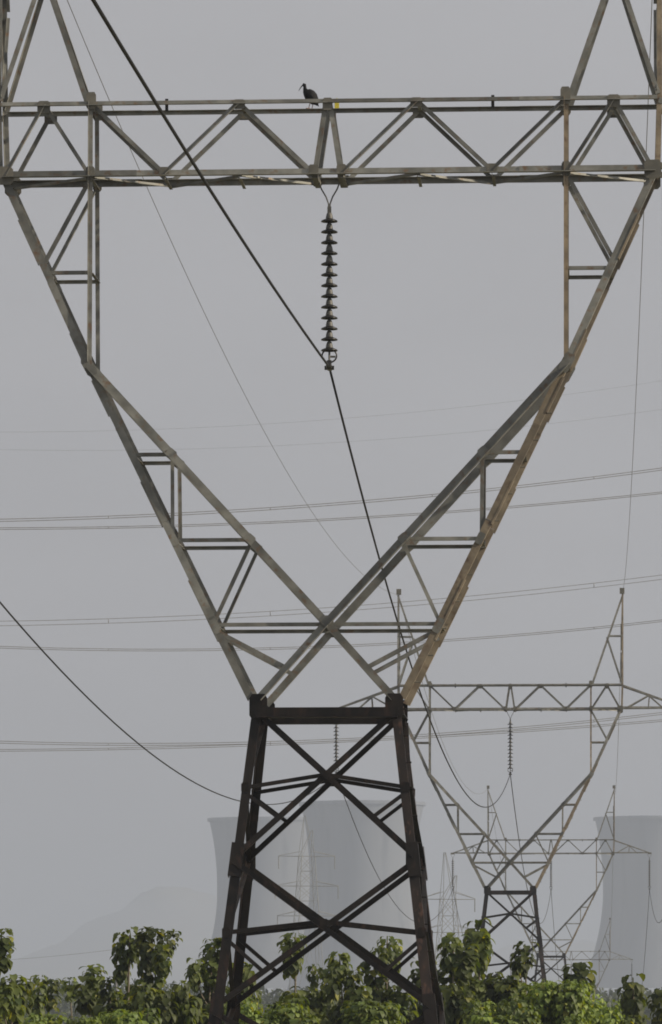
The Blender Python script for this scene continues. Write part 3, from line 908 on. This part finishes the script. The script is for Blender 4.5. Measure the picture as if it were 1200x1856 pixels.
def plant(name, label, cat, group, tips, sway, clumps, parent_px, Y, seed, scale=1.0, trunk_r=0.035):
    """a plant standing at pixel parent_px at distance Y; tips are (pixel x, pixel y of shoot tip, size)"""
    rnd = random.Random(seed)
    b = px(parent_px, 1783, Y); b.z = gz(Y)
    root = empty(name, b)
    tag(root, label, cat, group)
    toploc = px(tips[0][0], tips[0][1], Y) - b
    mid = Vector((toploc.x * 0.3 + rnd.uniform(-0.1, 0.1), rnd.uniform(-0.15, 0.15), toploc.z * 0.5))
    V, Fc = [], []
    tr = [Vector((0, 0, -0.1)), mid, Vector((toploc.x, 0, toploc.z - 0.12))]
    fine = [tr[0].lerp(tr[1], t).lerp(tr[1].lerp(tr[2], t), t) for t in [i / 8 for i in range(9)]]
    tube_geo(fine, [lerp(trunk_r, 0.014, i / 8) for i in range(9)], V, Fc, 6)
    mesh_obj('trunk', V, Fc, M['bark'], root, smooth=True)
    for i, (tx, ty, sz) in enumerate(tips):
        p = px(tx, ty + 1, Y) - b
        p.y = rnd.uniform(-sway, sway) if i else 0.0
        o = bpy.data.objects.new('leaf_clump', rnd.choice(clumps))
        link(o, root)
        o.location = p
        o.rotation_euler = (rnd.uniform(-0.15, 0.15), rnd.uniform(-0.15, 0.15), rnd.random() * 6.28)
        k = sz * scale * 1.12
        o.scale = (k * rnd.uniform(0.75, 1.2), k * rnd.uniform(0.75, 1.2), k * rnd.uniform(0.8, 1.25))
        if i:
            a = max(range(9), key=lambda j: -abs(fine[j].z - (p.z - 0.75)))
            V, Fc = [], []
            e = p + Vector((0, 0, -0.35 * k))
            m = fine[a].lerp(e, 0.55) + Vector((0, 0, -0.08))
            tube_geo([fine[a], m, e], [0.018, 0.014, 0.010], V, Fc, 5)
            mesh_obj('branch', V, Fc, M['bark'], root, smooth=True)
    return root

def rnd_tips(rnd, x0, x1, y0, y1, n, s0=0.8, s1=1.15):
    y0 += 20 if x1 < 420 else 10
    return [(rnd.uniform(x0, x1), rnd.uniform(y0, y1), rnd.uniform(s0, s1)) for _ in range(n)]

GP = 'broad-leaved saplings behind the near tower'
r5 = random.Random(5)
P_ = [  # root px, distance, named tips, fill box (x0,x1,y0,y1,n), label
    (-4, 84, [(2, 1684, 1.0), (-14, 1700, 0.9)], (-40, 20, 1770, 1850, 5), 'dark broad-leaved sapling cut by the picture edge, standing clear of its neighbours'),
    (22, 80, [(20, 1764, 1.1), (38, 1778, 1.0), (6, 1790, 0.9)], None, 'sapling with large pale green and yellowing leaves beside the dark lone sapling'),
    (80, 92, [(70, 1768, 0.85), (90, 1771, 0.8)], (50, 115, 1822, 1856, 3), 'low sapling with two leafy heads before the grey far treeline'),
    (128, 98, [(126, 1774, 0.75)], (105, 160, 1826, 1860, 3), 'small pale sapling before the grey far treeline'),
    (166, 88, [(168, 1750, 0.85), (158, 1772, 1.05)], (150, 190, 1805, 1856, 4), 'dark narrow sapling between the pale small one and the tall bushy one'),
    (222, 86, [(235, 1683, 1.0), (222, 1692, 0.85)], (195, 255, 1748, 1850, 12), 'tall sapling with a round leafy head on a bare thin stem'),
    (292, 85, [(275, 1682, 1.05), (303, 1683, 0.95), (262, 1700, 0.9), (296, 1712, 0.9), (285, 1745, 1.0)], (245, 345, 1752, 1856, 20), 'tall bushy sapling with twin leafy heads'),
    (372, 89, [(388, 1698, 0.75), (372, 1726, 0.95), (356, 1738, 0.9), (390, 1745, 0.9)], (335, 405, 1760, 1860, 16), 'bushy sapling close behind the dark near tower leg'),
    (428, 95, [(432, 1742, 0.9), (455, 1748, 0.8)], (410, 480, 1775, 1860, 12), 'sapling behind the low strut of the near tower leg'),
    (538, 90, [(536, 1688, 0.95), (528, 1700, 0.8)], (505, 560, 1752, 1856, 12), 'tall narrow sapling standing alone between the near tower legs before the cooling tower'),
    (575, 93, [(566, 1744, 0.9), (590, 1752, 0.85)], (545, 605, 1770, 1860, 10), 'short sapling beside the tall narrow one between the tower legs'),
    (622, 86, [(616, 1728, 1.0), (602, 1752, 0.95), (640, 1758, 0.9)], (590, 660, 1775, 1856, 14), 'dark dense sapling near the crossing of the lowest braces'),
    (700, 88, [(702, 1693, 1.05), (686, 1712, 0.95), (716, 1702, 0.85), (676, 1738, 0.9)], (655, 735, 1768, 1856, 14), 'tall dense sapling behind the lowest brace of the near tower'),
    (764, 91, [(764, 1735, 1.05)], (735, 800, 1790, 1856, 11), 'slender sapling beside the inner side of the rusty near tower leg'),
    (826, 87, [(822, 1694, 1.1), (834, 1716, 1.1), (818, 1740, 1.0)], (795, 860, 1768, 1856, 13), 'tall dark sapling just outside the rusty near tower leg'),
    (868, 90, [(865, 1668, 1.15), (866, 1690, 0.9)], (845, 915, 1735, 1856, 16), 'tallest upright sapling before the foot of the second tower'),
    (950, 88, [(952, 1708, 1.0), (940, 1722, 0.9)], (900, 985, 1758, 1850, 16), 'upright sapling before the legs of the second tower'),
    (1040, 89, [(1048, 1742, 0.95), (1040, 1762, 1.05)], (1015, 1060, 1800, 1856, 4), 'leaning dark sapling by the second tower'),
    (1147, 86, [(1147, 1768, 1.15), (1150, 1800, 0.9)], (1125, 1165, 1825, 1860, 3), 'lone leafy sapling in front of the far cooling tower'),
    (1204, 88, [(1200, 1786, 0.95)], (1190, 1240, 1815, 1860, 5), 'sapling cut by the picture edge below the far cooling tower'),
]
for i, (rx, Y, tips, fill, lab) in enumerate(P_):
    t = list(tips)
    if fill:
        t += rnd_tips(r5, fill[0], fill[1], fill[2], fill[3], fill[4])
    plant('sapling', lab, 'sapling', GP, t, 0.5, CL_BROAD, rx, Y, 100 + i, scale=Y / 86.0)

GS = 'light green shrubs among the saplings'
SH = [(100, 82, (55, 190, 1815, 1856, 9), 'low yellow-green shrub under the pale small sapling'),
      (215, 84, (190, 270, 1805, 1850, 12), 'light green shrub at the foot of the tall round-headed sapling'),
      (480, 82, (430, 545, 1790, 1850, 18), 'soft light green shrub filling the gap between the tower legs'),
      (655, 81, (610, 720, 1800, 1856, 12), 'light green shrub under the dense saplings between the tower legs'),
      (900, 83, (855, 965, 1800, 1856, 14), 'light green shrub under the tallest sapling'),
      (1000, 84, (960, 1065, 1765, 1850, 26), 'feathery light green shrub below the legs of the second tower'),
      (1075, 99, (1040, 1110, 1790, 1856, 12), 'feathery light green shrub beside the leaning dark sapling')]
for i, (rx, Y, f, lab) in enumerate(SH):
    plant('shrub', lab, 'shrub', GS, sorted(rnd_tips(r5, *f, 0.8, 1.2), key=lambda t: t[1]), 0.6, CL_LIGHT, rx, Y, 300 + i, scale=1.0)

def treeline():
    """far belt of trees in the haze, one mass"""
    rnd = random.Random(11)
    V, Fc, VAR = [], [], []
    def top_px(x):
        if x < 330: return 1772 + 9 * noise.noise(Vector((x * 0.02, 0, 0))) + 6 * noise.noise(Vector((x * 0.09, 4, 0)))
        if x < 1090: return 1786 + 10 * noise.noise(Vector((x * 0.02, 7, 0)))
        return 1786 + 7 * noise.noise(Vector((x * 0.03, 7, 0)))
    x = -160.0
    while x < 1330:
        D = rnd.uniform(620, 800)
        t = px(x, top_px(x) + rnd.uniform(0, 9), D)
        g = gz(D)
        h = max(1.5, t.z - g)
        w = h * rnd.uniform(0.35, 0.5)
        for _ in range(420):
            th, ph = rnd.random() * 6.283, math.acos(rnd.uniform(-1, 1))
            rr = rnd.random() ** 0.35
            c = Vector((t.x + w * rr * math.sin(ph) * math.cos(th), D + w * rr * math.sin(ph) * math.sin(th), g + h * 0.52 + h * 0.48 * rr * math.cos(ph)))
            a = Vector((rnd.gauss(0, 1), rnd.gauss(0, 1), rnd.gauss(0, 1))).normalized() * rnd.uniform(0.25, 0.55)
            b = Vector((rnd.gauss(0, 1), rnd.gauss(0, 1), rnd.gauss(0, 1))).normalized() * rnd.uniform(0.25, 0.55)
            i0 = len(V)
            V += [c - a, c - b, c + a, c + b]
            Fc.append((i0, i0 + 1, i0 + 2, i0 + 3)); VAR.append(rnd.random() * 0.7)
        i0 = len(Fc)
        tube_geo([(t.x, D, g - 0.2), (t.x, D, g + h * 0.7)], [0.16, 0.05], V, Fc, 5)
        VAR += [0.1] * (len(Fc) - i0)
        x += rnd.uniform(9, 20)
    me = finish_leaf_mesh('far_trees', V, Fc, VAR, M['leaf_far'])
    tag(link(bpy.data.objects.new('far_trees', me)), 'grey-green belt of far trees in the haze behind the saplings', 'trees', kind='stuff')
treeline()

# ------------------------------------------------------------------ haze
def build_haze():
    V, Fc = [], []
    z0, z1 = -11.0, 138.0
    box_geo((0, 4300, (z0 + z1) / 2), (9000, 10000, z1 - z0), V, Fc)
    m = bpy.data.materials.new('haze_air')
    m.use_nodes = True
    N, L = m.node_tree.nodes, m.node_tree.links
    N.clear()
    o = N.new('ShaderNodeOutputMaterial')
    v = N.new('ShaderNodeVolumePrincipled')
    v.inputs['Color'].default_value = (0.565, 0.632, 0.765, 1)
    v.inputs['Density'].default_value = 3.3e-4
    v.inputs['Anisotropy'].default_value = 0.2
    L.new(v.outputs[0], o.inputs['Volume'])
    h = mesh_obj('haze', V, Fc, m)
    tag(h, kind='stuff')
build_haze()
